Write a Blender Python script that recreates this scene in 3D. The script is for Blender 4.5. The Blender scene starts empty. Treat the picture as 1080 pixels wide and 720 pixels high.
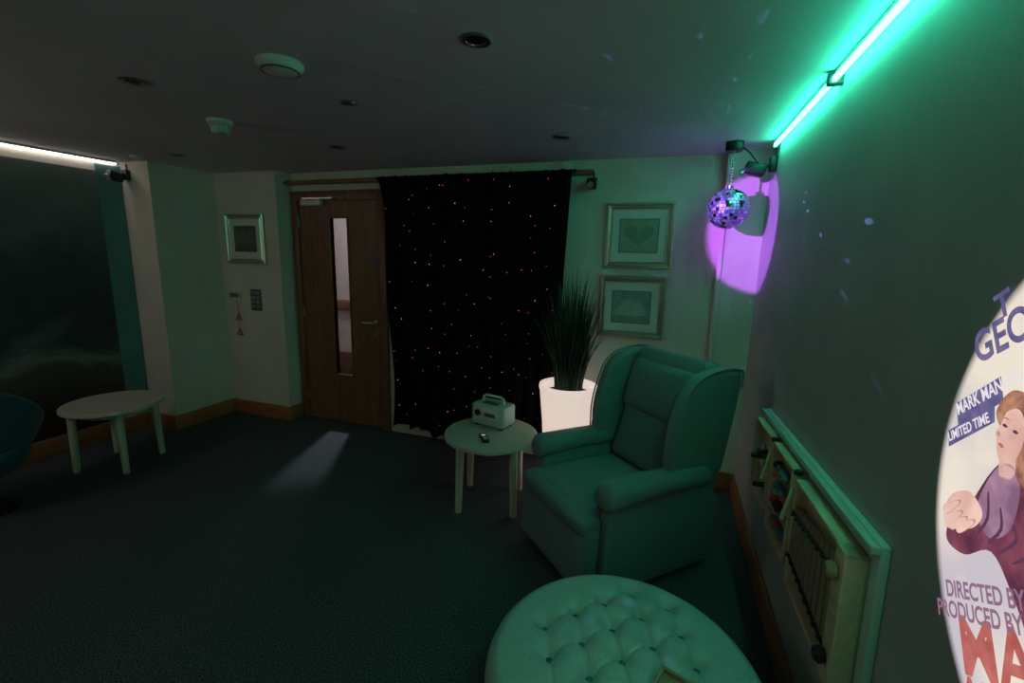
import bpy, bmesh, math, random
from mathutils import Vector, Matrix
random.seed(7)
scene=bpy.context.scene
COL=bpy.context.collection
# ------------------------------------------------------------ materials
def mat(name,color,rough=.6,metal=0,emis=None,es=0,spec=.5,sheen=0):
    m=bpy.data.materials.new(name);m.use_nodes=True
    b=m.node_tree.nodes['Principled BSDF']
    b.inputs['Base Color'].default_value=(*color,1)
    b.inputs['Roughness'].default_value=rough
    b.inputs['Metallic'].default_value=metal
    b.inputs['Specular IOR Level'].default_value=spec
    if sheen: b.inputs['Sheen Weight'].default_value=sheen
    if emis:
        b.inputs['Emission Color'].default_value=(*emis,1)
        b.inputs['Emission Strength'].default_value=es
    return m
def noisy(name,c1,c2,scale=20,rough=.7,stretch=(1,1,1),bump=0,bscale=None,detail=4,lo=.35,hi=.65,coord='Object',spec=.5,dist=0,sheen=0):
    m=mat(name,c1,rough,spec=spec,sheen=sheen);nt=m.node_tree;b=nt.nodes['Principled BSDF']
    tc=nt.nodes.new('ShaderNodeTexCoord');mp=nt.nodes.new('ShaderNodeMapping')
    mp.inputs['Scale'].default_value=stretch
    n=nt.nodes.new('ShaderNodeTexNoise');n.inputs['Scale'].default_value=scale;n.inputs['Detail'].default_value=detail
    n.inputs['Distortion'].default_value=dist
    r=nt.nodes.new('ShaderNodeValToRGB')
    r.color_ramp.elements[0].position=lo;r.color_ramp.elements[0].color=(*c1,1)
    r.color_ramp.elements[1].position=hi;r.color_ramp.elements[1].color=(*c2,1)
    L=nt.links.new
    L(tc.outputs[coord],mp.inputs[0]);L(mp.outputs[0],n.inputs[0]);L(n.outputs[0],r.inputs[0]);L(r.outputs[0],b.inputs['Base Color'])
    if bump:
        n2=nt.nodes.new('ShaderNodeTexNoise');n2.inputs['Scale'].default_value=bscale or scale;n2.inputs['Detail'].default_value=3
        bp=nt.nodes.new('ShaderNodeBump');bp.inputs['Strength'].default_value=bump;bp.inputs['Distance'].default_value=.01
        L(mp.outputs[0],n2.inputs[0]);L(n2.outputs[0],bp.inputs['Height']);L(bp.outputs[0],b.inputs['Normal'])
    return m
M={}
M['wall']=noisy('wall_paint',(.60,.56,.50),(.66,.62,.56),3,.8,bump=.08,bscale=120)
M['wallgrey']=noisy('wall_paint_right',(.45,.47,.45),(.51,.53,.51),3,.6,bump=.1,bscale=120)
M['ceil']=noisy('ceiling_paint',(.60,.59,.62),(.66,.65,.68),2,.8)
M['carpet']=noisy('carpet',(.018,.028,.032),(.14,.165,.175),150,.95,bump=.6,bscale=160,detail=6,lo=.38,hi=.7,spec=.1)
M['wood']=noisy('door_oak',(.15,.058,.022),(.27,.115,.048),5,.45,stretch=(6,6,.5),dist=1.2,detail=6,lo=.3,hi=.7)
M['woodb']=noisy('baseboard_oak',(.28,.095,.035),(.42,.16,.06),5,.45,stretch=(1,1,8),lo=.3,hi=.7)
M['woodf']=noisy('frame_oak',(.15,.065,.028),(.25,.11,.05),6,.45,stretch=(5,5,.6),lo=.3,hi=.7)
M['pine']=noisy('pine_wood',(.60,.48,.31),(.78,.64,.43),7,.5,stretch=(6,.8,6),dist=.8,lo=.3,hi=.7)
M['pinedark']=noisy('pine_slat',(.27,.20,.12),(.38,.29,.18),7,.5,stretch=(6,6,.8),dist=.8,lo=.3,hi=.7)
M['tabletop']=noisy('table_laminate',(.44,.40,.35),(.50,.46,.40),8,.45,stretch=(1,8,1))
M['tableleg']=noisy('table_leg_beech',(.55,.48,.37),(.62,.55,.44),6,.5,stretch=(5,5,.6))
M['chair']=noisy('chair_fabric',(.12,.215,.215),(.165,.275,.27),260,.62,bump=.35,bscale=300,spec=.45,sheen=.05)
M['chairin']=noisy('chair_woven_fabric',(.09,.175,.175),(.135,.235,.23),120,.8,bump=.3,bscale=200,spec=.2,lo=.4,hi=.6)
M['otto']=noisy('ottoman_fabric',(.24,.41,.39),(.38,.56,.54),60,.34,stretch=(10,1,10),bump=.2,bscale=80,spec=.7)
M['button']=mat('button_fabric',(.07,.16,.15),.2)
M['bluefab']=noisy('tub_chair_fabric',(.012,.055,.085),(.02,.08,.12),90,.7,sheen=.15)
M['black']=mat('black_plastic',(.012,.012,.013),.45)
M['curtain']=noisy('curtain_velvet',(.003,.003,.004),(.007,.007,.009),60,.95,spec=.08)
M['white']=mat('white_plastic',(.65,.65,.63),.4)
M['cream']=mat('cream_paint',(.66,.61,.55),.6)
M['silver']=mat('brushed_silver',(.66,.60,.52),.28,.95)
M['steel']=mat('steel',(.55,.55,.55),.3,1)
M['mat']=mat('picture_mount',(.64,.64,.60),.8)
M['greyplate']=mat('grey_plate',(.10,.10,.10),.5)
M['red']=mat('red_plastic',(.60,.05,.03),.45)
M['blue']=mat('blue_sign',(.02,.10,.40),.45)
M['soil']=noisy('soil',(.01,.008,.006),(.05,.035,.02),60,.95,bump=.8)
M['dial']=mat('machine_mint',(.42,.52,.50),.4)
def emi(name,c,s): return mat(name,(.0,.0,.0),.6,0,c,s,spec=0)
M['ledg']=emi('green_led',(.042,1,.54),21)
M['ledw']=emi('white_led',(1,.90,.80),6)
M['pot']=mat('translucent_pot',(.75,.70,.66),.4,0,(1,.78,.70),.70)
M['fibre']=emi('fibre_red',(1,.06,.07),.65)
M['fibre2']=emi('fibre_pink',(1,.20,.24),.8)
M['leaf']=noisy('grass_leaf',(.010,.030,.020),(.035,.07,.04),8,.55)
def glassmat():
    m=bpy.data.materials.new('door_glass');m.use_nodes=True;nt=m.node_tree;nt.nodes.clear()
    o=nt.nodes.new('ShaderNodeOutputMaterial');mx=nt.nodes.new('ShaderNodeMixShader');t=nt.nodes.new('ShaderNodeBsdfTransparent');g=nt.nodes.new('ShaderNodeBsdfGlossy')
    g.inputs['Roughness'].default_value=.03;mx.inputs[0].default_value=.06
    nt.links.new(t.outputs[0],mx.inputs[1]);nt.links.new(g.outputs[0],mx.inputs[2]);nt.links.new(mx.outputs[0],o.inputs[0]);return m
M['glass']=glassmat()
def muralmat():
    m=mat('mural_print',(.05,.07,.08),.6);nt=m.node_tree;b=nt.nodes['Principled BSDF'];L=nt.links.new
    tc=nt.nodes.new('ShaderNodeTexCoord');sp=nt.nodes.new('ShaderNodeSeparateXYZ');L(tc.outputs['Object'],sp.inputs[0])
    n=nt.nodes.new('ShaderNodeTexNoise');n.inputs['Scale'].default_value=1.6;n.inputs['Detail'].default_value=7;n.inputs['Distortion'].default_value=.6
    L(tc.outputs['Object'],n.inputs[0])
    ml=nt.nodes.new('ShaderNodeMath');ml.operation='MULTIPLY_ADD';ml.inputs[1].default_value=.55;L(n.outputs[0],ml.inputs[0])
    dv=nt.nodes.new('ShaderNodeMath');dv.operation='MULTIPLY_ADD';dv.inputs[1].default_value=.42;dv.inputs[2].default_value=-.28
    L(sp.outputs['Z'],dv.inputs[0]);L(dv.outputs[0],ml.inputs[2])
    r=nt.nodes.new('ShaderNodeValToRGB');cr=r.color_ramp
    cr.elements[0].position=.0;cr.elements[0].color=(.02,.012,.008,1)
    cr.elements[1].position=1.;cr.elements[1].color=(.20,.22,.22,1)
    for p,c in ((.20,(.05,.030,.018)),(.30,(.07,.05,.038)),(.35,(.16,.17,.165)),(.39,(.07,.08,.085)),(.45,(.020,.028,.032)),(.62,(.036,.048,.055)),(.78,(.10,.12,.125))):
        e=cr.elements.new(p);e.color=(*c,1)
    L(ml.outputs[0],r.inputs[0]);L(r.outputs[0],b.inputs['Base Color']);return m
M['mural']=muralmat()
M['teal']=noisy('teal_border',(.07,.19,.20),(.09,.23,.24),3,.7)
def printmat(name,c1,c2,scale):
    m=mat(name,c1,.6);nt=m.node_tree;b=nt.nodes['Principled BSDF'];L=nt.links.new
    tc=nt.nodes.new('ShaderNodeTexCoord')
    w=nt.nodes.new('ShaderNodeTexNoise');w.inputs['Scale'].default_value=scale;w.inputs['Detail'].default_value=4;w.inputs['Distortion'].default_value=2.5;out=w.outputs[0]
    L(tc.outputs['Object'],w.inputs[0])
    r=nt.nodes.new('ShaderNodeValToRGB');r.color_ramp.elements[0].color=(*c1,1);r.color_ramp.elements[1].color=(*c2,1)
    r.color_ramp.elements[0].position=.25;r.color_ramp.elements[1].position=.75
    L(out,r.inputs[0]);L(r.outputs[0],b.inputs['Base Color']);return m
M['p1']=printmat('leaf_print',(.22,.27,.20),(.33,.38,.29),14)
M['p2']=printmat('shell_print',(.16,.23,.22),(.32,.38,.35),20)
M['p3']=printmat('fern_print',(.02,.028,.025),(.14,.17,.14),18)
M['leafshape']=printmat('leaf_shape_ink',(.13,.20,.13),(.22,.30,.20),25)
M['leafvein']=mat('leaf_vein_ink',(.30,.37,.28),.7)
M['shellshape']=mat('shell_shape_ink',(.46,.53,.48),.7)
# ------------------------------------------------------------ helpers
def link(o,parent=None):
    COL.objects.link(o)
    if parent: o.parent=parent
    return o
def empty(name,loc=(0,0,0),rz=0):
    e=bpy.data.objects.new(name,None);e.location=loc;e.rotation_euler=(0,0,rz);e.empty_display_size=.1;return link(e)
def obj(name,verts,faces,m,parent=None,smooth=False,loc=(0,0,0),rot=(0,0,0)):
    me=bpy.data.meshes.new(name);me.from_pydata([tuple(v) for v in verts],[],faces);me.update()
    bm=bmesh.new();bm.from_mesh(me);bmesh.ops.recalc_face_normals(bm,faces=bm.faces);bm.to_mesh(me);bm.free()
    o=bpy.data.objects.new(name,me)
    if m: me.materials.append(M[m] if isinstance(m,str) else m)
    if smooth:
        for p in me.polygons:p.use_smooth=True
    o.location=loc;o.rotation_euler=rot
    return link(o,parent)
def boxvf(lst):
    V=[];Fs=[]
    for (x0,y0,z0),(x1,y1,z1) in lst:
        k=len(V)
        V+=[(x0,y0,z0),(x1,y0,z0),(x1,y1,z0),(x0,y1,z0),(x0,y0,z1),(x1,y0,z1),(x1,y1,z1),(x0,y1,z1)]
        Fs+=[[k+i for i in f] for f in ((0,3,2,1),(4,5,6,7),(0,1,5,4),(1,2,6,5),(2,3,7,6),(3,0,4,7))]
    return V,Fs
def boxes(name,lst,m,parent=None,bevel=0,seg=2):
    V,Fs=boxvf(lst);o=obj(name,V,Fs,m,parent)
    if bevel: bev(o,bevel,seg)
    return o
def bev(o,w,seg=3):
    md=o.modifiers.new('bevel','BEVEL');md.width=w;md.segments=seg;md.limit_method='ANGLE'
    for p in o.data.polygons:p.use_smooth=True
    return o
def cbox(name,c,s,m,parent=None,bevel=.003,seg=2,rot=(0,0,0)):
    h=[v/2 for v in s]
    V,Fs=boxvf([((-h[0],-h[1],-h[2]),tuple(h))])
    o=obj(name,V,Fs,m,parent,loc=c,rot=rot)
    if bevel:bev(o,bevel,seg)
    return o
def lathe(name,prof,m,parent=None,n=48,loc=(0,0,0),rot=(0,0,0),smooth=True):
    V=[];Fs=[]
    for r,z in prof:
        for i in range(n):
            a=2*math.pi*i/n;V.append((r*math.cos(a),r*math.sin(a),z))
    for j in range(len(prof)-1):
        for i in range(n):
            a=j*n+i;b=j*n+(i+1)%n;Fs.append((a,b,b+n,a+n))
    if prof[0][0]>1e-4:Fs.append(tuple(range(n)))
    if prof[-1][0]>1e-4:Fs.append(tuple(range((len(prof)-1)*n,len(prof)*n)))
    o=obj(name,V,Fs,m,parent,smooth,loc,rot)
    bm=bmesh.new();bm.from_mesh(o.data);bmesh.ops.remove_doubles(bm,verts=bm.verts,dist=1e-5);bm.to_mesh(o.data);bm.free()
    if smooth:
        md=o.modifiers.new('es','EDGE_SPLIT');md.split_angle=math.radians(40)
    return o
def rod(name,a,b,r,m,parent=None,r2=None,n=16):
    a=Vector(a);b=Vector(b);d=b-a;q=d.to_track_quat('Z','Y')
    r2=r if r2 is None else r2
    o=lathe(name,[(r,0),(r2,d.length)],m,parent,n)
    o.location=a;o.rotation_euler=q.to_euler();return o
def cushion(name,c,s,m,parent=None,bulge=(0,0,0),rot=(0,0,0),bevel=.04,n=10,taper=0):
    bm=bmesh.new();bmesh.ops.create_cube(bm,size=2)
    bmesh.ops.subdivide_edges(bm,edges=bm.edges[:],cuts=n,use_grid_fill=True)
    hx,hy,hz=[v/2 for v in s]
    for v in bm.verts:
        x,y,z=v.co
        px,py,pz=x*hx,y*hy,z*hz
        r=min(bevel,hx,hy,hz)
        cx=max(-hx+r,min(hx-r,px));cy=max(-hy+r,min(hy-r,py));cz=max(-hz+r,min(hz-r,pz))
        d=Vector((px-cx,py-cy,pz-cz))
        if d.length>1e-6:
            d=d.normalized()*r
        px,py,pz=cx+d.x,cy+d.y,cz+d.z
        px+=bulge[0]*x*(1-y*y)*(1-z*z);py+=bulge[1]*y*(1-x*x)*(1-z*z);pz+=bulge[2]*z*(1-x*x)*(1-y*y)
        px*=1-taper*z
        v.co=(px,py,pz)
    me=bpy.data.meshes.new(name);bm.to_mesh(me);bm.free()
    for p in me.polygons:p.use_smooth=True
    me.materials.append(M[m]);o=bpy.data.objects.new(name,me);o.location=c;o.rotation_euler=rot
    md=o.modifiers.new('s','SUBSURF');md.levels=1;md.render_levels=1
    return link(o,parent)
def catmull(pts,k=6,closed=True):
    out=[];n=len(pts)
    for i in range(n):
        p0,p1,p2,p3=[Vector(pts[(i+j-1)%n]) for j in range(4)]
        for s in range(k):
            t=s/k
            out.append(.5*((2*p1)+(-p0+p2)*t+(2*p0-5*p1+4*p2-p3)*t*t+(-p0+3*p1-3*p2+p3)*t**3))
    return out
def prism_yz(name,prof,x0,x1,m,parent=None,bevel=.02,smoothk=0,seg=4):
    if smoothk: prof=[(v.x,v.y) for v in catmull([(a,b,0) for a,b in prof],smoothk)]
    n=len(prof);V=[(x0,p[0],p[1]) for p in prof]+[(x1,p[0],p[1]) for p in prof]
    Fs=[tuple(range(n)),tuple(range(n,2*n))]+[(i,(i+1)%n,n+(i+1)%n,n+i) for i in range(n)]
    o=obj(name,V,Fs,m,parent)
    md=o.modifiers.new('bevel','BEVEL');md.width=bevel;md.segments=seg;md.limit_method='ANGLE';md.angle_limit=math.radians(50)
    for p in o.data.polygons:p.use_smooth=True
    return o
def tube(name,pts,r,m,parent=None):
    cu=bpy.data.curves.new(name,'CURVE');cu.dimensions='3D';cu.bevel_depth=r;cu.bevel_resolution=3
    s=cu.splines.new('POLY');s.points.add(len(pts)-1)
    for i,p in enumerate(pts):s.points[i].co=(*p,1)
    cu.materials.append(M[m]);o=bpy.data.objects.new(name,cu);return link(o,parent)
# ------------------------------------------------------------ camera
cd=bpy.data.cameras.new('camera');cam=bpy.data.objects.new('camera',cd);link(cam)
R=Vector((0.9450,0.3258,0.0236));Fw=Vector((-0.3168,0.9309,-0.1825))
Fw.normalize();R=(R-Fw*R.dot(Fw)).normalized();Up=R.cross(Fw)
mm=Matrix(((R.x,Up.x,-Fw.x,0),(R.y,Up.y,-Fw.y,0),(R.z,Up.z,-Fw.z,1.675),(0,0,0,1)))
cam.matrix_world=mm;cd.sensor_width=36;cd.lens=16.0;cd.clip_start=.02
scene.camera=cam
# ------------------------------------------------------------ room
XL,XR,YB,YF,H=-4.6,.56,3.58,-1.6,2.4
boxes('floor',[((XL-.12,YF-.12,-.1),(XR+.12,5.2,0))],'carpet')
boxes('ceiling',[((XL-.12,YF-.12,H),(XR+.12,5.2,H+.1))],'ceil')
boxes('wall_right',[((XR,YF,0),(XR+.12,YB+.12,H))],'wallgrey')
boxes('wall_left',[((XL-.12,YF,0),(XL,YB,H))],'wall')
boxes('wall_front',[((XL-.12,YF-.12,0),(XR+.12,YF,H))],'wall')
boxes('wall_back',[((XL-.12,YB,0),(-3.43,YB+.12,H)),((-2.48,YB,0),(XR,YB+.12,H)),((-3.43,YB,2.17),(-2.48,YB+.12,H))],'wall')
boxes('wall_alcove',[((-4.25,3.42,0),(-3.5,YB,H))],'wall')
boxes('wall_pillar',[((XL,2.82,0),(-4.25,YB,H))],'wall')
boxes('wall_pier',[((.31,3.49,0),(XR,YB,H))],'wall')
boxes('pier_glow_strip',[((.302,3.482,.13),(.330,3.492,H))],'cream',bevel=.003)  # cream strip on the pier edge, stands in for the planter's glow
boxes('wall_corridor',[((-4.72,5.0,0),(-1.0,5.1,H)),((-4.82,YB+.12,0),(-4.72,5.1,H)),((-1.0,YB+.12,0),(-.9,5.1,H))],'wall')
boxes('trim_corridor_handrail',[((-4.7,4.93,.93),(-1.05,4.999,1.06)),((-4.7,4.975,0),(-1.05,4.999,.36))],'woodf',bevel=.01)
bh=.145
boxes('baseboard_right',[((XR-.018,YF,0),(XR,3.49,bh))],'woodb',bevel=.004)
boxes('baseboard_left',[((XL,YF,0),(XL+.018,2.802,bh))],'woodb',bevel=.004)
boxes('baseboard_pillar',[((XL+.018,2.802,0),(-4.232,2.82,bh)),((-4.25,2.82,0),(-4.232,3.402,bh))],'woodb',bevel=.004)
boxes('baseboard_alcove',[((-4.25,3.402,0),(-3.482,3.42,bh)),((-3.5,3.42,0),(-3.482,3.56,bh))],'woodb',bevel=.004)
boxes('baseboard_back',[((-2.40,YB-.018,0),(.31,YB,bh*.9))],'cream',bevel=.004)
boxes('baseboard_pier',[((.31,3.472,0),(XR-.018,3.49,bh))],'woodb',bevel=.004)
mur=empty('wall_mural')
boxes('seascape_print',[((XL,-1.2,.16),(XL+.012,2.63,2.3))],'mural',mur)
boxes('teal_border',[((XL,2.63,.16),(XL+.010,2.815,2.36))],'teal',mur)
# ------------------------------------------------------------ door
d=empty('door_1')
x0,x1,zt=-3.40,-2.51,2.14
gx0,gx1,gz0,gz1=-3.04,-2.855,.5,1.99
ya,yb=3.585,3.63
boxes('leaf',[((x0,ya,.01),(gx0,yb,zt)),((gx1,ya,.01),(x1,yb,zt)),((gx0,ya,.01),(gx1,yb,gz0)),((gx0,ya,gz1),(gx1,yb,zt))],'wood',d)
boxes('glazing_bead',[((gx0-.018,ya-.008,gz0-.018),(gx0,yb,gz1+.018)),((gx1,ya-.008,gz0-.018),(gx1+.018,yb,gz1+.018)),((gx0,ya-.008,gz0-.018),(gx1,yb,gz0)),((gx0,ya-.008,gz1),(gx1,yb,gz1+.018))],'woodf',d,bevel=.003)
boxes('glass_pane',[((gx0,3.605,gz0),(gx1,3.611,gz1))],'glass',d)
boxes('frame',[((-3.47,YB-.022,0),(-3.40,YB+.1,2.235)),((-2.51,YB-.022,0),(-2.43,YB+.1,2.235)),((-3.40,YB-.022,2.145),(-2.51,YB+.1,2.235))],'woodf',d,bevel=.004)
boxes('closer',[((-3.33,3.53,2.10),(-3.10,3.583,2.155))],'white',d,bevel=.006)
boxes('closer_arm',[((-3.30,3.52,2.157),(-2.95,3.535,2.17))],'steel',d)
lathe('fire_door_sign',[(.0,0),(.028,0),(.028,.003),(0,.003)],'blue',d,24,loc=(-2.56,3.584,1.60),rot=(math.pi/2,0,0))
lathe('handle_rose',[(0,0),(.027,0),(.027,.012),(0,.012)],'steel',d,24,loc=(-2.565,3.585,1.04),rot=(math.pi/2,0,0))
rod('handle_neck',(-2.565,3.58,1.04),(-2.565,3.53,1.04),.009,'steel',d)
rod('handle_lever',(-2.56,3.53,1.04),(-2.69,3.53,1.04),.010,'steel',d)
lathe('lock_rose',[(0,0),(.022,0),(.022,.01),(0,.01)],'steel',d,24,loc=(-2.565,3.585,.93),rot=(math.pi/2,0,0))
for i,z in enumerate((.25,1.1,1.95)): rod('hinge_%d'%i,(-3.402,3.575,z-.05),(-3.402,3.575,z+.05),.008,'steel',d)
boxes('trim_header_rail',[((-3.50,3.52,2.29),(-.60,YB,2.325))],'woodf',bevel=.005)
# ------------------------------------------------------------ curtain
cur=empty('star_curtain')
nx,nz=240,40
def cpt(u,w):
    xl=-2.46+.13*(1-w)**.45+.02*math.sin(w*9)
    xr=-.735-.12*(1-w)
    x=xl+(xr-xl)*u+.012*math.sin(u*70+w*3)
    amp=.014+.018*(1-w)
    y=3.465+amp*math.sin(u*78+.9*math.sin(w*2.2+u*5))+.012*math.sin(u*23+w*2)
    z0=.10+.025*math.sin(u*14)+.02*math.sin(u*37)
    z=z0+(2.31-z0)*w+(.012*math.sin(u*160) if w>.97 else 0)
    return (x,y,z)
V=[];Fs=[]
for j in range(nz+1):
    for i in range(nx+1):V.append(cpt(i/nx,j/nz))
for j in range(nz):
    for i in range(nx):
        a=j*(nx+1)+i;Fs.append((a,a+1,a+nx+2,a+nx+1))
c=obj('cloth',V,Fs,'curtain',cur,True);sm=c.modifiers.new('t','SOLIDIFY');sm.thickness=.004
bm=bmesh.new();bm2=bmesh.new()
for j in range(13):
    for i in range(13):
        u=(i+.5+random.uniform(-.45,.45)+(j%2)*.3)/13.3;w=(j+.5+random.uniform(-.42,.42))/13
        if u>.985 or random.random()<.25: continue
        p=Vector(cpt(u,w))+Vector((0,-.005,0))
        bmesh.ops.create_icosphere(random.choice((bm,bm,bm2)),subdivisions=1,radius=random.uniform(.0028,.0050),matrix=Matrix.Translation(p))
for nm,b_,mt in (('fibre_lights_red',bm,'fibre'),('fibre_lights_pink',bm2,'fibre2')):
    me=bpy.data.meshes.new(nm);b_.to_mesh(me);b_.free();me.materials.append(M[mt]);link(bpy.data.objects.new(nm,me),cur)
rod('curtain_track',(-2.46,3.50,2.315),(-.72,3.50,2.315),.010,'black',cur)
# ------------------------------------------------------------ pictures
def picture(name,cx,cz,w,h,ywall,pm,kind):
    e=empty(name,(cx,ywall,cz))
    prof=[(0,0),(0,-.022),(.006,-.030),(.014,-.030),(.022,-.016),(.034,-.014),(.042,-.024),(.047,-.024),(.052,-.010)]
    V=[];Fs=[]
    for ins,dy in prof:
        a=w/2-ins;b=h/2-ins;V+=[(-a,dy,-b),(a,dy,-b),(a,dy,b),(-a,dy,b)]
    for k in range(len(prof)-1):
        for i in range(4):
            Fs.append((4*k+i,4*k+(i+1)%4,4*k+4+(i+1)%4,4*k+4+i))
    obj('moulding',V,Fs,'silver',e)
    boxes('mount',[((-w/2+.05,-.012,-h/2+.05),(w/2-.05,-.002,h/2-.05))],'mat',e)
    iw,ih=w*.56,h*.50
    cbox('print_edge',(0,-.0125,0),(iw+.010,.001,ih+.010),'greyplate',e,0)
    cbox('print',(0,-.0135,0),(iw,.002,ih),pm,e,0)
    if kind=='leaf':
        pts=[]
        for i in range(60):
            t=2*math.pi*i/60
            x=.0068*16*math.sin(t)**3;z=.0062*(13*math.cos(t)-5*math.cos(2*t)-2*math.cos(3*t)-math.cos(4*t))
            pts.append((x,-.0148,z*.85+.01))
        obj('motif',pts,[tuple(range(60))],'leafshape',e)
        V=[];Fs=[]
        def stroke(a,b,wd):
            a=Vector(a);b=Vector(b);n_=Vector((-(b-a).y,(b-a).x)).normalized()*wd;k=len(V)
            for p in (a-n_,a+n_,b+n_*.3,b-n_*.3):V.append((p.x,-.0152,p.y))
            Fs.append((k,k+1,k+2,k+3))
        stroke((0,.065),(0,-.09),.0022)
        for s in (-1,1):
            for q in range(5): stroke((0,.05-.025*q),(s*(.095-.017*q),.075-.033*q),.0014)
        obj('motif_veins',V,Fs,'leafvein',e)
    if kind=='shell':
        V=[];Fs=[]
        for q in range(15):
            a=math.radians(12+156*q/14);k=len(V)
            c0=Vector((0,-.07));dr=Vector((math.cos(a),math.sin(a)));nn=Vector((-dr.y,dr.x))
            ln=.14-.02*abs(math.cos(a))
            for t,wd in ((.1,.0012),(.75,.0065),(.95,.0055),(1,.002)): 
                p=c0+dr*ln*t;V.append((p.x-nn.x*wd,-.0150,p.y-nn.y*wd));V.append((p.x+nn.x*wd,-.0150,p.y+nn.y*wd))
            for s in range(3):Fs.append((k+2*s,k+2*s+1,k+2*s+3,k+2*s+2))
        obj('motif',V,Fs,'shellshape',e)
    if kind=='fern':
        V=[];Fs=[]
        for q in range(9):
            k=len(V)
            for s in range(9):
                t=s/8;x=-.12+.03*q+.05*t-.06*t*t;z=-.10+.2*t;wd=.006*math.sin(math.pi*t)+.001
                V+=[(x-wd,-.0150,z),(x+wd,-.0150,z)]
            for s in range(8):Fs.append((k+2*s,k+2*s+1,k+2*s+3,k+2*s+2))
        obj('motif',V,Fs,'leafshape',e)
    return e
picture('framed_picture',-.245,1.85,.49,.475,YB,'p1','leaf')
picture('framed_picture',-.265,1.32,.50,.475,YB,'p2','shell')
picture('framed_picture',-3.90,1.785,.48,.47,3.42,'p3','fern')
# ------------------------------------------------------------ alcove fittings
e=empty('nurse_call_unit',(-4.10,3.42,1.235))
cbox('plate',(0,-.008,0),(.15,.016,.085),'white',e,.004)
for i in range(4): cbox('key_%d'%i,(-.045+.03*i,-.019,0),(.018,.006,.045),'greyplate',e,.001)
e=empty('emergency_pull_cord',(-4.06,3.42,1.19))
tube('cord',[(0,-.02,0),(.002,-.02,-.15),(0,-.02,-.36)],.0025,'red',e)
for i,z in enumerate((-.20,-.35)):
    tube('triangle_%d'%i,[(-.035,-.02,z),(.035,-.02,z),(0,-.02,z+.06),(-.035,-.02,z)],.006,'red',e)
e=empty('wall_control_panel',(-3.83,3.42,1.20))
cbox('plate',(0,-.006,0),(.13,.012,.21),'greyplate',e,.003)
for r in range(4):
    for q in range(2): cbox('button_%d_%d'%(r,q),(-.03+.06*q,-.014,.07-.045*r),(.04,.006,.03),'steel',e,.001)
e=empty('light_switch',(-3.49,3.5,1.15));cbox('plate',(0,0.02,0),(.006,.06,.08),'white',e,.002)
# ------------------------------------------------------------ ceiling fittings
for x,y in ((-.69,1.57),(-2.31,1.515),(-1.56,2.01),(-3.72,2.70),(-2.27,2.78),(-.69,2.875)):
    e=empty('recessed_downlight',(x,y,H))
    small=x==-1.56;k=.75 if small else 1
    lathe('bezel',[(.032*k,0),(.055*k,0),(.058*k,-.004),(.050*k,-.009),(.036*k,-.006),(.032*k,0)],'steel',e,40)
    lathe('lamp',[(0,-.001),(.034*k,-.001),(.034*k,-.003),(0,-.003)],'black',e,32)
e=empty('smoke_alarm',(-1.51,1.54,H))
lathe('body',[(.085,0),(.088,-.012),(.080,-.024),(.060,-.036),(.02,-.042),(0,-.042)],'white',e)
lathe('ring',[(.070,-.030),(.072,-.034),(.066,-.036),(.064,-.032)],'greyplate',e)
e=empty('heat_detector',(-2.5,2.08,H))
lathe('base',[(.066,0),(.068,-.014),(.058,-.026),(.048,-.028)],'white',e)
lathe('cage',[(.038,-.028),(.044,-.052),(.036,-.072),(.012,-.080),(0,-.080)],'dial',e)
for i in range(6):
    a=i*math.pi/3;rod('fin_%d'%i,(.048*math.cos(a),.048*math.sin(a),-.024),(.040*math.cos(a),.040*math.sin(a),-.07),.004,'white',e)
e=empty('motion_sensor',(-4.12,2.66,H));lathe('dome',[(.045,0),(.045,-.012),(.03,-.025),(0,-.03)],'white',e)
def wallcam(name,loc,rz,s=1.):
    e=empty(name,loc,rz)
    cbox('bracket',(0,-.015*s,.0),(.05*s,.03*s,.07*s),'black',e,.004)
    cbox('arm',(0,-.045*s,-.005),(.02*s,.05*s,.02*s),'black',e,.003)
    cbox('body',(0,-.09*s,-.02*s),(.065*s,.09*s,.055*s),'black',e,.010,rot=(-.25,0,0))
    rod('lens',(0,-.13*s,-.03*s),(0,-.152*s,-.036*s),.022*s,'steel',e)
    rod('cable_gland',(.0,-.01,.03*s),(.0,-.01,.075*s),.006,'black',e)
wallcam('wall_spotlight',(-.60,YB,2.235),0,1.)
wallcam('wall_projector',(-4.50,2.82,2.29),0,1.2)
wallcam('wall_projector',(XR,3.30,2.27),-math.pi/2,1.3)
e=empty('wall_junction_box',(-.80,YB,2.36));cbox('body',(0,-.02,0),(.06,.04,.05),'white',e,.004)
# ------------------------------------------------------------ LED strips
e=empty('green_led_strip')
boxes('channel',[((XR-.035,-1.0,2.378),(XR,2.16,2.396)),((XR-.035,2.21,2.378),(XR,3.22,2.396))],'white',e)
boxes('tube_near',[((XR-.040,-1.0,2.356),(XR-.026,2.165,2.374))],'ledg',e)
boxes('tube_far',[((XR-.040,2.21,2.356),(XR-.026,3.22,2.374))],'ledg',e)
boxes('joint',[((XR-.05,2.17,2.350),(XR,2.205,2.396))],'greyplate',e,bevel=.003)
e=empty('white_led_strip')
boxes('channel',[((XL,-1.0,2.385),(XL+.04,2.78,2.398))],'white',e)
boxes('tube',[((XL+.012,-1.0,2.374),(XL+.026,2.78,2.384))],'ledw',e)
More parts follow.
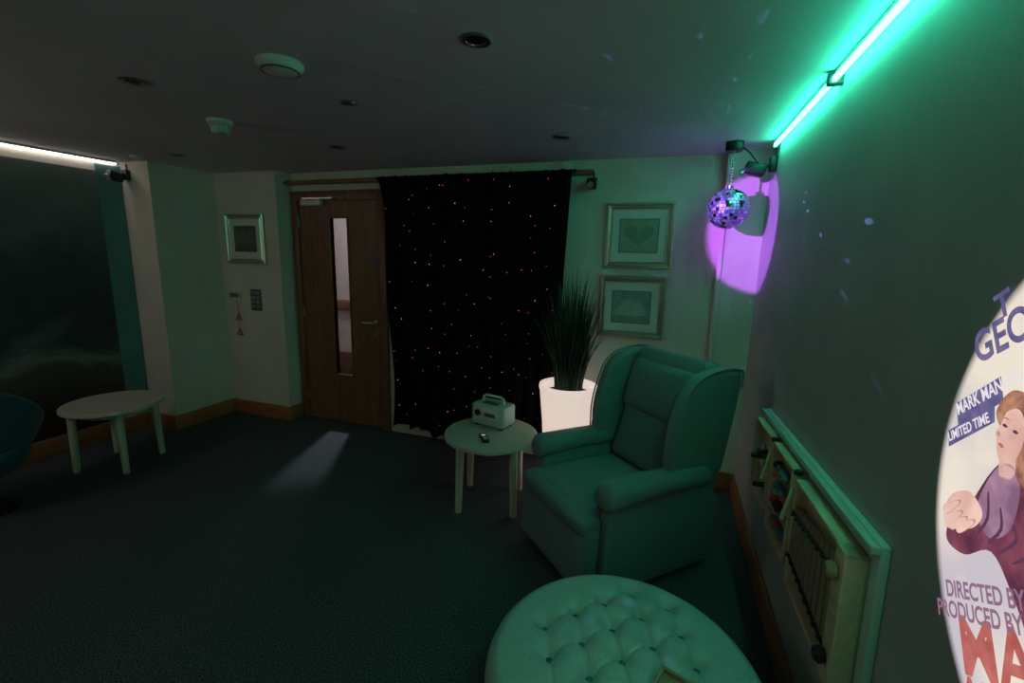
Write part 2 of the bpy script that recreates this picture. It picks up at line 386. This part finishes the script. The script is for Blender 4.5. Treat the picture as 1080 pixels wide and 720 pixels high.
# ------------------------------------------------------------ disco ball
e=empty('disco_ball',(.31,3.25,2.005))
rb=.122
bm=bmesh.new()
nr=20
for j in range(nr):
    t0=math.pi*j/nr;t1=math.pi*(j+1)/nr;tm=(t0+t1)/2
    k=max(4,int(2*nr*math.sin(tm)))
    for i in range(k):
        g=.06
        a0=2*math.pi*(i+g)/k;a1=2*math.pi*(i+1-g)/k
        u0=t0+(t1-t0)*g;u1=t1-(t1-t0)*g
        ps=[Vector((math.sin(t)*math.cos(a),math.sin(t)*math.sin(a),math.cos(t)))*rb*1.01 for t,a in ((u0,a0),(u1,a0),(u1,a1),(u0,a1))]
        cn=sum(ps,Vector())/4
        q=Matrix.Rotation(random.gauss(0,.09),3,Vector((random.random()-.5,random.random()-.5,random.random()-.5)).normalized())
        vs=[bm.verts.new(cn+q@(p-cn)) for p in ps]
        f=bm.faces.new(vs);f.normal_update();f.material_index=random.choice((0,1,1,2,3))
        if f.normal.dot(cn)<0:f.normal_flip()
me=bpy.data.meshes.new('mirror_tiles');bm.to_mesh(me);bm.free()
me.materials.append(mat('mirror_tile',(.8,.9,1.),.38,1));me.materials.append(mat('mirror_tile_bright',(.50,.66,.80),.45,.55));me.materials.append(mat('mirror_tile_blue',(.25,.45,.95),.3,.7));me.materials.append(mat('mirror_tile_dark',(.3,.35,.5),.1,1))
link(bpy.data.objects.new('mirror_tiles',me),e)
lathe('core',[(rb*.985*math.sin(math.pi*i/24),-rb*.985*math.cos(math.pi*i/24)) for i in range(25)],'greyplate',e,40)
rod('cap',(0,0,rb*.98),(0,0,rb*.98+.02),.018,'steel',e)
rod('chain',(0,0,.13),(0,0,.345),.0035,'steel',e)
for i in range(11):
    lathe('link_%d'%i,[(.0045,0),(.0075,.006),(.0045,.012)],'steel',e,10,loc=(0,0,.14+.018*i))
lathe('motor',[(.052,.395),(.052,.35),(.045,.34),(0,.34)],'black',e,32)
tube('cable',[(.04,0,.37),(.09,.0,.33),(.14,.01,.27),(.19,.03,.24),(.215,.04,.26)],.005,'black',e)
# ------------------------------------------------------------ sensory board (right wall)
e=empty('sensory_activity_board',(XR,1.92,.74));e.rotation_euler=(math.radians(-3.4),0,0)
boxes('backing',[((-.022,-.70,-.21),(-.001,.68,.225))],mat('board_mint',(.55,.66,.60),.5),e,bevel=.003)
boxes('top_rail',[((-.045,-.70,.20),(-.022,.68,.222))],mat('rail_mint',(.45,.6,.52),.5),e,bevel=.003)
def tray(y0,y1,z0,z1,nm):
    t=.014
    boxes(nm,[((-.075,y0,z0),(-.022,y0+t,z1)),((-.075,y1-t,z0),(-.022,y1,z1)),((-.075,y0,z0),(-.022,y1,z0+t)),((-.075,y0,z1-t),(-.022,y1,z1)),((-.034,y0,z0),(-.022,y1,z1))],'pine',e,bevel=.003)
tray(-.66,-.16,-.225,.17,'xylophone_tray')
boxes('xylophone_end_block',[((-.078,-.66,-.225),(-.03,-.59,.17))],'pine',e,bevel=.004)
for i in range(9):
    y=-.56+.046*i;h=.31-.012*i
    cbox('xylophone_bar_%d'%i,(-.066,y,-.03),(.012,.034,h),'pinedark',e,.004)
    for s in (-1,1): rod('peg_%d_%d'%(i,s),(-.085,y,-.03+s*h*.36),(-.03,y,-.03+s*h*.36),.005,'black',e)
for s in (-1,1): rod('xylophone_rail_%d'%s,(-.076,-.585,-.03+s*.115),(-.076,-.17,-.03+s*.08),.004,'black',e)
lathe('xylophone_knob',[(0,0),(.02,.004),(.024,.016),(.016,.028),(0,.032)],'pinedark',e,24,loc=(-.078,-.62,.10),rot=(0,-math.pi/2,0))
lathe('xylophone_knob_low',[(0,0),(.02,.004),(.024,.016),(.016,.028),(0,.032)],'black',e,24,loc=(-.078,-.62,-.15),rot=(0,-math.pi/2,0))
tray(-.11,.22,-.19,.185,'bead_tray')
for j in range(4):
    z=-.11+.075*j;rod('bead_wire_%d'%j,(-.066,-.10,z),(-.066,.21,z),.004,'steel',e)
    for i in range(4):
        lathe('bead_%d_%d'%(j,i),[(.0,-.017),(.014,-.014),(.022,0),(.014,.014),(0,.017)],random.choice(['black','greyplate','pinedark','teal','red']),e,16,loc=(-.068,-.06+.05*i+.03*(j%2),z))
tray(.27,.62,-.17,.19,'wheel_tray')
for y,z,r in ((.36,.09,.05),(.50,.02,.06),(.38,-.08,.04)):
    lathe('wheel',[(0,0),(r,0),(r,.015),(r*.7,.02),(r*.3,.02),(0,.035)],'steel',e,32,loc=(-.04,y,z),rot=(0,-math.pi/2,0))
    rod('wheel_knob',(-.06,y,z),(-.105,y,z),.012,'black',e)
for y in (-.14,.245):
    rod('drum_stick',(-.06,y,.19),(-.10,y,-.0),.008,'pine',e);lathe('drum_stick_head',[(0,-.016),(.014,-.008),(.016,0),(.014,.008),(0,.016)],'black',e,16,loc=(-.062,y,.185))
# ------------------------------------------------------------ projected poster image on right wall, self-glowing in place of a projector beam
pj=empty('projected_poster_image',(XR-.002,.62,1.33))
def pmat(n,c,s=1.): return emi(n,c,s)
def npmat(n,c1,c2,scale,s=1):
    m=emi(n,c1,s);nt=m.node_tree;b=nt.nodes['Principled BSDF'];L=nt.links.new
    tc=nt.nodes.new('ShaderNodeTexCoord');nn=nt.nodes.new('ShaderNodeTexNoise');nn.inputs['Scale'].default_value=scale;nn.inputs['Detail'].default_value=5
    r=nt.nodes.new('ShaderNodeValToRGB');r.color_ramp.elements[0].color=(*c1,1);r.color_ramp.elements[1].color=(*c2,1)
    r.color_ramp.elements[0].position=.38;r.color_ramp.elements[1].position=.62
    L(tc.outputs['Object'],nn.inputs[0]);L(nn.outputs[0],r.inputs[0]);L(r.outputs[0],b.inputs['Emission Color']);return m
def flat(name,pts,m,layer):
    return obj(name,[(-.0012*layer,p[0]-.62,p[1]-1.33) for p in pts],[tuple(range(len(pts)))],m,pj)
def disc_mat():
    # projected light put into the emission: cream picture, fading softly near the circle's edge
    m=npmat('projected_cream',(.62,.56,.62),(.90,.80,.68),4,.95);nt=m.node_tree;b=nt.nodes['Principled BSDF'];L=nt.links.new
    tc=nt.nodes.new('ShaderNodeTexCoord');ln=nt.nodes.new('ShaderNodeVectorMath');ln.operation='LENGTH'
    mr=nt.nodes.new('ShaderNodeMapRange');mr.inputs['From Min'].default_value=.505;mr.inputs['From Max'].default_value=.485;mr.inputs['To Min'].default_value=.0;mr.inputs['To Max'].default_value=1
    L(tc.outputs['Object'],ln.inputs[0]);L(ln.outputs['Value'],mr.inputs['Value'])
    out=[n for n in nt.nodes if n.type=='OUTPUT_MATERIAL'][0];t=nt.nodes.new('ShaderNodeBsdfTransparent');mx=nt.nodes.new('ShaderNodeMixShader')
    L(mr.outputs[0],mx.inputs[0]);L(t.outputs[0],mx.inputs[1]);L(b.outputs[0],mx.inputs[2]);L(mx.outputs[0],out.inputs[0]);return m
flat('disc',[(.62+.506*math.cos(2*math.pi*i/96),1.33+.506*math.sin(2*math.pi*i/96)) for i in range(96)],disc_mat(),1)
navy=npmat('proj_navy',(.10,.09,.22),(.18,.15,.31),30);maro=npmat('proj_maroon',(.11,.03,.06),(.26,.07,.11),16);dtext=pmat('proj_text',(.27,.15,.24));redt=npmat('proj_red',(.42,.10,.09),(.56,.17,.15),20);skin=npmat('proj_skin',(.66,.37,.32),(.88,.60,.50),10);hair=npmat('proj_hair',(.22,.08,.06),(.56,.28,.17),30);white=pmat('proj_white',(.8,.75,.8));lilac=npmat('proj_lilac',(.24,.12,.21),(.42,.23,.34),20);dark=pmat('proj_dark',(.10,.045,.08))
al=math.radians(32)
def ptext(s,y,z,size,m,sx=1.,layer=4,a_=None):
    cu=bpy.data.curves.new('t','FONT');cu.body=s;cu.size=size;cu.offset=size*.025
    o=bpy.data.objects.new('t',cu);COL.objects.link(o);bpy.context.view_layer.update()
    me=bpy.data.meshes.new_from_object(o.evaluated_get(bpy.context.evaluated_depsgraph_get()));bpy.data.objects.remove(o)
    aa=al if a_ is None else a_
    c,sn=math.cos(aa),math.sin(aa)
    for v in me.vertices:
        a,b=v.co.x*sx,v.co.y
        v.co=(-.0012*layer,(y-.62)-a*c+b*sn,(z-1.33)+a*sn+b*c)
    me.materials.clear();me.materials.append(m)
    link(bpy.data.objects.new('lettering',me),pj)
ptext('T',1.035,1.585,.065,navy)
ptext('GEORGE',1.065,1.500,.082,navy,.85)
flat('banner',[(1.105,1.412),(1.0,1.492),(.98,1.452),(1.085,1.372)],navy,2)
flat('banner_low',[(1.112,1.352),(1.0,1.442),(.99,1.412),(1.10,1.322)],navy,2)
ptext('MARK MANUAL',1.088,1.392,.034,white,.75,a_=math.radians(37));ptext('LIMITED TIME',1.098,1.334,.026,white,.8,a_=math.radians(37))
ptext('DIRECTED BY',1.008,1.055,.040,dtext,.85)
ptext('PRODUCED BY',1.02,1.005,.040,dtext,.85)
ptext('MARY',.925,.965,.13,redt,1.)
ptext('AND MORE',.90,.90,.09,redt,1.)
def sm2(p,k=5): return [(v.x,v.y) for v in catmull([(a,b,0) for a,b in p],k)]
flat('dress',sm2([(.97,1.33),(.93,1.37),(.86,1.36),(.80,1.30),(.76,1.20),(.78,1.10),(.86,1.16),(.93,1.20),(.99,1.155),(1.045,1.15),(1.05,1.19),(1.01,1.24)]),maro,2)
flat('shawl',sm2([(.965,1.33),(.93,1.36),(.90,1.33),(.90,1.26),(.94,1.22),(.985,1.25)]),lilac,3)
for i in range(4): flat('dress_fold_%d'%i,sm2([(.965-.035*i,1.29-.01*i),(.955-.035*i,1.25),(.968-.03*i,1.215),(.962-.03*i,1.215),(.948-.035*i,1.25),(.960-.035*i,1.29-.01*i)],3),dark,4)
flat('hair_shape',sm2([(.985,1.42),(.985,1.45),(.965,1.475),(.94,1.48),(.90,1.475),(.87,1.44),(.86,1.40),(.875,1.36),(.89,1.335),(.915,1.345),(.93,1.38)]),hair,3)
flat('face',sm2([(.970,1.415),(.962,1.44),(.935,1.45),(.915,1.42),(.92,1.375),(.95,1.355),(.966,1.368),(.972,1.385),(.979,1.40)]),skin,4)
flat('eye',sm2([(.965,1.416),(.959,1.419),(.952,1.416),(.959,1.413)]),dark,5)
flat('eye_far',sm2([(.940,1.414),(.933,1.417),(.926,1.414),(.933,1.411)]),dark,5)
flat('brow',sm2([(.968,1.426),(.959,1.430),(.949,1.427),(.959,1.428)]),hair,5)
flat('nose_shadow',sm2([(.972,1.402),(.966,1.400),(.966,1.394),(.972,1.396)]),pmat('proj_shade',(.5,.26,.22)),5)
flat('mouth',sm2([(.965,1.382),(.958,1.385),(.950,1.381),(.957,1.378)]),redt,5)
flat('neck',sm2([(.955,1.365),(.925,1.38),(.92,1.34),(.95,1.33)]),skin,3)
flat('hands',sm2([(1.068,1.195),(1.06,1.235),(1.03,1.262),(1.0,1.27),(.965,1.25),(.98,1.215),(1.02,1.19),(1.05,1.175)]),skin,4)
fs=pmat('proj_finger_line',(.50,.25,.23))
for i,(a,b) in enumerate(((1.064,1.205),(1.052,1.19),(1.036,1.187),(1.016,1.192))):
    flat('finger_%d'%i,sm2([(a+.006,b),(a,b+.010),(a-.032,b+.035),(a-.038,b+.030),(a-.008,b-.006)],3),skin,6)
    flat('finger_shadow_%d'%i,sm2([(a+.006,b+.004),(a-.002,b+.013),(a-.035,b+.039),(a-.038,b+.030),(a-.008,b-.006)],3),fs,5)
# ------------------------------------------------------------ round tables
def table(name,loc,rz,r=.315,h=.5,corner=.245):
    e=empty(name,loc,rz)
    lathe('top',[(0,h-.03),(r-.012,h-.03),(r,h-.024),(r,h-.005),(r-.005,h),(0,h)],'tabletop',e,72)
    lathe('edge_band',[(r+.001,h-.024),(r+.001,h-.006)],'tableleg',e,72)
    lathe('apron',[(corner-.03,h-.031),(corner-.03,h-.075),(corner-.048,h-.075),(corner-.048,h-.031)],'tableleg',e,48)
    for i in range(4):
        a=math.pi/4+i*math.pi/2;c,s=math.cos(a),math.sin(a)
        rod('leg_%d'%(i+1),((corner+.015)*c,(corner+.015)*s,0),(corner*c,corner*s,h-.03),.022,'tableleg',e,r2=.028)
table('round_side_table',(-1.065,2.735,0),math.radians(12))
table('round_side_table',(-4.00,2.20,0),math.radians(20))
# ------------------------------------------------------------ speaker on table
e=empty('portable_speaker',(-1.10,2.865,.503),math.radians(-14))
cushion('body',(0,0,.088),(.27,.17,.155),'dial',e,bevel=.022)
cbox('front_grille',(0,-.0865,.105),(.21,.006,.075),'white',e,.004)
cbox('label',(.03,-.091,.10),(.085,.003,.028),'greyplate',e,.001)
lathe('lens',[(0,0),(.022,0),(.022,.012),(.016,.014),(0,.008)],'black',e,24,loc=(-.07,-.088,.105),rot=(math.pi/2,0,0))
tube('handle',[(-.085,0,.165),(-.085,0,.195),(-.06,0,.21),(.06,0,.21),(.085,0,.195),(.085,0,.165)],.010,'white',e)
cbox('control_panel',(0,-.03,.168),(.12,.05,.006),'greyplate',e,.002)
for i in range(4): cbox('foot_%d'%i,(.1*(-1)**i,.055*(1 if i<2 else -1),.006),(.03,.02,.012),'black',e,.002)
e=empty('remote_control',(-1.06,2.60,.501),math.radians(35))
cbox('case',(0,0,.009),(.045,.13,.018),'black',e,.006)
for i in range(5): cbox('key_%d'%i,(0,-.04+.018*i,.019),(.025,.008,.003),'white' if i<4 else 'pot',e,.001)
# ------------------------------------------------------------ planter
e=empty('glowing_planter_with_grass',(-.63,3.13,0))
lathe('pot',[(.0,0),(.135,0),(.145,.01),(.155,.15),(.178,.5),(.202,.735),(.210,.765),(.207,.785),(.185,.788),(.168,.775),(.162,.70),(0,.70)],'pot',e,72)
lathe('soil',[(0,.735),(.10,.733),(.164,.725)],'soil',e,40)
bm=bmesh.new()
for k in range(560):
    a=random.uniform(0,2*math.pi);r=.10*math.sqrt(random.random());h=random.uniform(.45,.97)*(1-.22*(r/.1))
    sp=random.uniform(.0,.13)*(.35+r/.1);b=Vector((r*math.cos(a),r*math.sin(a),.725))
    dr=Vector((math.cos(a+random.uniform(-.6,.6)),math.sin(a+random.uniform(-.6,.6)),0))
    w=random.uniform(.003,.0055);side=Vector((-dr.y,dr.x,0));side.rotate(Matrix.Rotation(random.uniform(0,3.1),3,'Z'))
    prev=None;N=7
    for s in range(N+1):
        t=s/N;p=b+Vector((0,0,h*t))+dr*(sp*t*t*1.1);ww=w*(1-t)**.6+.0004
        cur_=(bm.verts.new(p-side*ww),bm.verts.new(p+side*ww))
        if prev: bm.faces.new((prev[0],prev[1],cur_[1],cur_[0]))
        prev=cur_
me=bpy.data.meshes.new('grass_blades');bm.to_mesh(me);bm.free();me.materials.append(M['leaf']);link(bpy.data.objects.new('grass_blades',me),e)
# ------------------------------------------------------------ wingback armchair
e=empty('wingback_armchair',(-.51,2.195,0),math.radians(-45))
W=.275
cushion('base',(0,.42,.19),(2*W,.66,.28),'chair',e,bevel=.02)
cushion('footrest_panel',(0,.045,.225),(2*W+.10,.10,.36),'chair',e,bulge=(0,.012,0),bevel=.03,rot=(math.radians(-4),0,0))
cushion('seat_cushion',(0,.33,.400),(2*W-.006,.60,.15),'chair',e,bulge=(0,.0,.018),bevel=.045)
cushion('seat_front_roll',(0,.05,.400),(2*W+.08,.14,.11),'chair',e,bulge=(0,.0,.012),bevel=.045)
for s in (-1,1):
    xi,xo=s*(W+.0),s*(W+.085)
    x0_,x1_=min(xi,xo),max(xi,xo)
    prism_yz('arm_panel_%d'%(1 if s>0 else 2),[(.10,.04),(.10,.30),(.12,.56),(.72,.56),(.86,.40),(.82,.04)],x0_,x1_,'chair',e,bevel=.018)
    V=[];Fs=[];n=28;ys=[.085,.092,.115,.15,.22,.40,.60,.74]
    rs=[.55,.85,.98,1.0,.97,.92,.92,.9]
    for y,q in zip(ys,rs):
        for i in range(n):
            a=2*math.pi*i/n
            cx=s*(W+.052);cz=.560-(.02 if y<.1 else 0)+.012*math.sin(y*4)
            px=abs(math.cos(a))**.75*math.copysign(1,math.cos(a));pz=abs(math.sin(a))**.75*math.copysign(1,math.sin(a))
            V.append((cx+px*.077*q,y,cz+pz*.060*q))
    for j in range(len(ys)-1):
        for i in range(n):
            a=j*n+i;b=j*n+(i+1)%n;Fs.append((a,b,b+n,a+n))
    Fs.append(tuple(range(n)));Fs.append(tuple(range((len(ys)-1)*n,len(ys)*n)))
    obj('arm_roll_%d'%(1 if s>0 else 2),V,Fs,'chair',e,True)
    prof=[(.52,.56),(.495,.68),(.50,.80),(.53,.92),(.575,1.03),(.65,1.095),(.78,1.125),(.915,1.12),(.955,1.07),(.92,.80),(.85,.52),(.72,.50)]
    prism_yz('wing_%d'%(1 if s>0 else 2),prof,s*(W-.005) if s>0 else s*(W+.075),s*(W+.075) if s>0 else s*(W-.005),'chair',e,bevel=.025,smoothk=4,seg=5)
    tube('piping_%d'%(1 if s>0 else 2),[(s*(W+.074),v.x,v.y) for v in catmull([(a,b,0) for a,b in prof],4)][:34],.005,'chair',e)
cushion('backrest',(0,.765,.775),(2*W,.17,.75),'chair',e,bulge=(0,.02,0),rot=(math.radians(-13),0,0),bevel=.05)
cushion('back_cushion_low',(0,.665,.63),(2*W-.10,.13,.33),'chairin',e,bulge=(0,.025,.0),rot=(math.radians(-13),0,0),bevel=.035,taper=.10)
cushion('back_cushion_high',(0,.745,.92),(2*W-.03,.14,.32),'chair',e,bulge=(0,.03,.0),rot=(math.radians(-14),0,0),bevel=.045)
cushion('back_shell',(0,.86,.60),(2*W+.10,.08,.97),'chair',e,rot=(math.radians(-9),0,0),bevel=.03)
for i,(x,y) in enumerate(((-.27,.15),(.27,.15),(-.27,.72),(.27,.72))): rod('foot_%d'%(i+1),(x,y,0),(x,y,.06),.022,'black',e)
# ------------------------------------------------------------ ottoman
e=empty('tufted_ottoman',(-.045,1.315,0),math.radians(-12))
ro=.435;ho=.400
sp=.140;btn=[]
for j in range(-3,4):
    for i in range(-3,4):
        x=(i+(.5 if j%2 else 0))*sp;y=j*sp*.78
        if math.hypot(x,y)<ro*.78: btn.append((x,y))
pairs=[]
for i in range(len(btn)):
    for j in range(i+1,len(btn)):
        a=Vector(btn[i]);b=Vector(btn[j])
        if abs(a.y-b.y)>.01 and (a-b).length<sp*1.1: pairs.append((a,b-a,(b-a).length_squared))
def oz(x,y):
    r=math.hypot(x,y);P=Vector((x,y))
    z=ho+.030*(1-(r/ro)**2)
    if r>ro*.9: z-=.03*((r/ro-.9)/.1)**2
    d0=min(math.hypot(x-a,y-b) for a,b in btn)
    z-=.030*math.exp(-(d0/.024)**2)+.012*math.exp(-(d0/.045)**2)
    m_=9
    for a,L_,l2 in pairs:
        t=max(0,min(1,(P-a).dot(L_)/l2));m_=min(m_,(P-a-L_*t).length)
    z-=.006*math.exp(-(m_/.006)**2)+.001*math.exp(-(m_/.02)**2)
    return z
V=[(0,0,oz(0,0))];Fs=[];NR,NA=100,220
for j in range(1,NR+1):
    r=ro*j/NR
    for i in range(NA):
        a=2*math.pi*i/NA;x,y=r*math.cos(a),r*math.sin(a);V.append((x,y,oz(x,y)))
side=[(ro+.008,ho-.05),(ro+.010,ho-.09),(ro+.002,ho-.10),(ro+.004,ho-.11),(ro,.08),(ro-.01,.04)]
for r,z in side:
    for i in range(NA):
        a=2*math.pi*i/NA;V.append((r*math.cos(a),r*math.sin(a),z))
for i in range(NA): Fs.append((0,1+i,1+(i+1)%NA))
for j in range(NR+len(side)-1):
    for i in range(NA):
        a=1+j*NA+i;b=1+j*NA+(i+1)%NA;Fs.append((a,b,b+NA,a+NA))
obj('upholstery',V,Fs,'otto',e,True)
lathe('plinth',[(ro-.02,.0),(ro-.02,.05)],'black',e,72)
for k,(x,y) in enumerate(btn): lathe('button_%d'%k,[(.014,0),(.013,.006),(.008,.010),(0,.012)],'button',e,16,loc=(x,y,oz(x,y)+.003))
e=empty('wooden_tray',(.145,1.19,.433),math.radians(-20))
boxes('base',[((-.10,-.07,0),(.10,.07,.008))],'pinedark',e,bevel=.002)
boxes('sides',[((-.10,.06,.008),(.10,.07,.022)),((-.10,-.07,.008),(.10,-.06,.022)),((-.10,-.06,.008),(-.09,.06,.022)),((.09,-.06,.008),(.10,.06,.022))],'pinedark',e,bevel=.002)
# ------------------------------------------------------------ tub chair (left)
e=empty('tub_chair',(-4.01,1.42,0),math.radians(-35))
V=[];Fs=[];na,nh=60,24
def tub(u,h,inner):
    a=math.radians(-135+270*u)
    top=.50+.38*max(0,math.cos(a*.62))**1.5
    z=.24+(top-.24)*math.sin(h*math.pi/2*.98)
    rr=.17+.17*math.sin(math.pi*min(1,h*1.05)*.62)-.05*max(0,h-.75)*4*.4-(.045 if inner else 0)
    return (rr*math.cos(a),rr*math.sin(a),z if not inner else max(z,.30))
for inner in (0,1):
    for j in range(nh+1):
        for i in range(na+1): V.append(tub(i/na,j/nh,inner))
st=(nh+1)*(na+1)
for k in (0,1):
    for j in range(nh):
        for i in range(na):
            a=k*st+j*(na+1)+i;Fs.append((a,a+1,a+na+2,a+na+1))
for i in range(na):
    a=nh*(na+1)+i;Fs.append((a,a+1,a+1+st,a+st));Fs.append((i,i+1,i+1+st,i+st))
for j in range(nh):
    for c_ in (0,na):
        a=j*(na+1)+c_;Fs.append((a,a+na+1,a+na+1+st,a+st))
obj('shell',V,Fs,'bluefab',e,True)
lathe('seat_cushion',[(0,.25),(.17,.25),(.24,.31),(.26,.38),(.25,.42),(0,.44)],'bluefab',e,48)
rod('pedestal',(0,0,.02),(0,0,.26),.03,'steel',e)
lathe('base_plate',[(0,0),(.17,0),(.17,.008),(.05,.022),(0,.024)],'black',e,48)
# ------------------------------------------------------------ lights
def light(name,typ,loc,energy,color,**k):
    l=bpy.data.lights.new(name,typ);l.energy=energy;l.color=color
    for a,b in k.items(): setattr(l,a,b)
    o=bpy.data.objects.new(name,l);o.location=loc;return link(o)
def aim(o,t): o.rotation_euler=(Vector(t)-o.location).to_track_quat('-Z','Y').to_euler()
o=light('purple_pin_spot','SPOT',(-2.2,.3,2.28),1250,(.50,.12,1),spot_size=math.radians(8.6),spot_blend=.10,shadow_soft_size=.02);aim(o,(.525,3.47,1.865));o.scale=(1.0,1.24,1)
light('room_fill','POINT',(-4.0,.2,1.9),9,(1,.85,.73),shadow_soft_size=.2)  # unseen warm fill, added for the light from behind left
light('corridor_lamp','POINT',(-3.25,4.35,2.25),15,(.95,.88,1),shadow_soft_size=.05)
o=light('corridor_downlight','SPOT',(-3.29,4.45,2.34),130,(.92,.93,1),spot_size=math.radians(26),spot_blend=.7,shadow_soft_size=.05);aim(o,(-2.76,3.05,0))
o=light('disco_reflections','POINT',(.17,3.10,1.99),20,(.24,.36,1),shadow_soft_size=0)
l=o.data;l.use_nodes=True;nt=l.node_tree;em=nt.nodes['Emission'];geo=nt.nodes.new('ShaderNodeNewGeometry')
v=nt.nodes.new('ShaderNodeTexVoronoi');v.inputs['Scale'].default_value=16;nt.links.new(geo.outputs['Incoming'],v.inputs['Vector'])
lt=nt.nodes.new('ShaderNodeMath');lt.operation='LESS_THAN';lt.inputs[1].default_value=.125
nt.links.new(v.outputs['Distance'],lt.inputs[0]);nt.links.new(lt.outputs[0],em.inputs['Strength'])
w=bpy.data.worlds.new('world');scene.world=w;w.use_nodes=True;w.node_tree.nodes['Background'].inputs[0].default_value=(0,0,0,1)
scene.view_settings.view_transform='Standard'
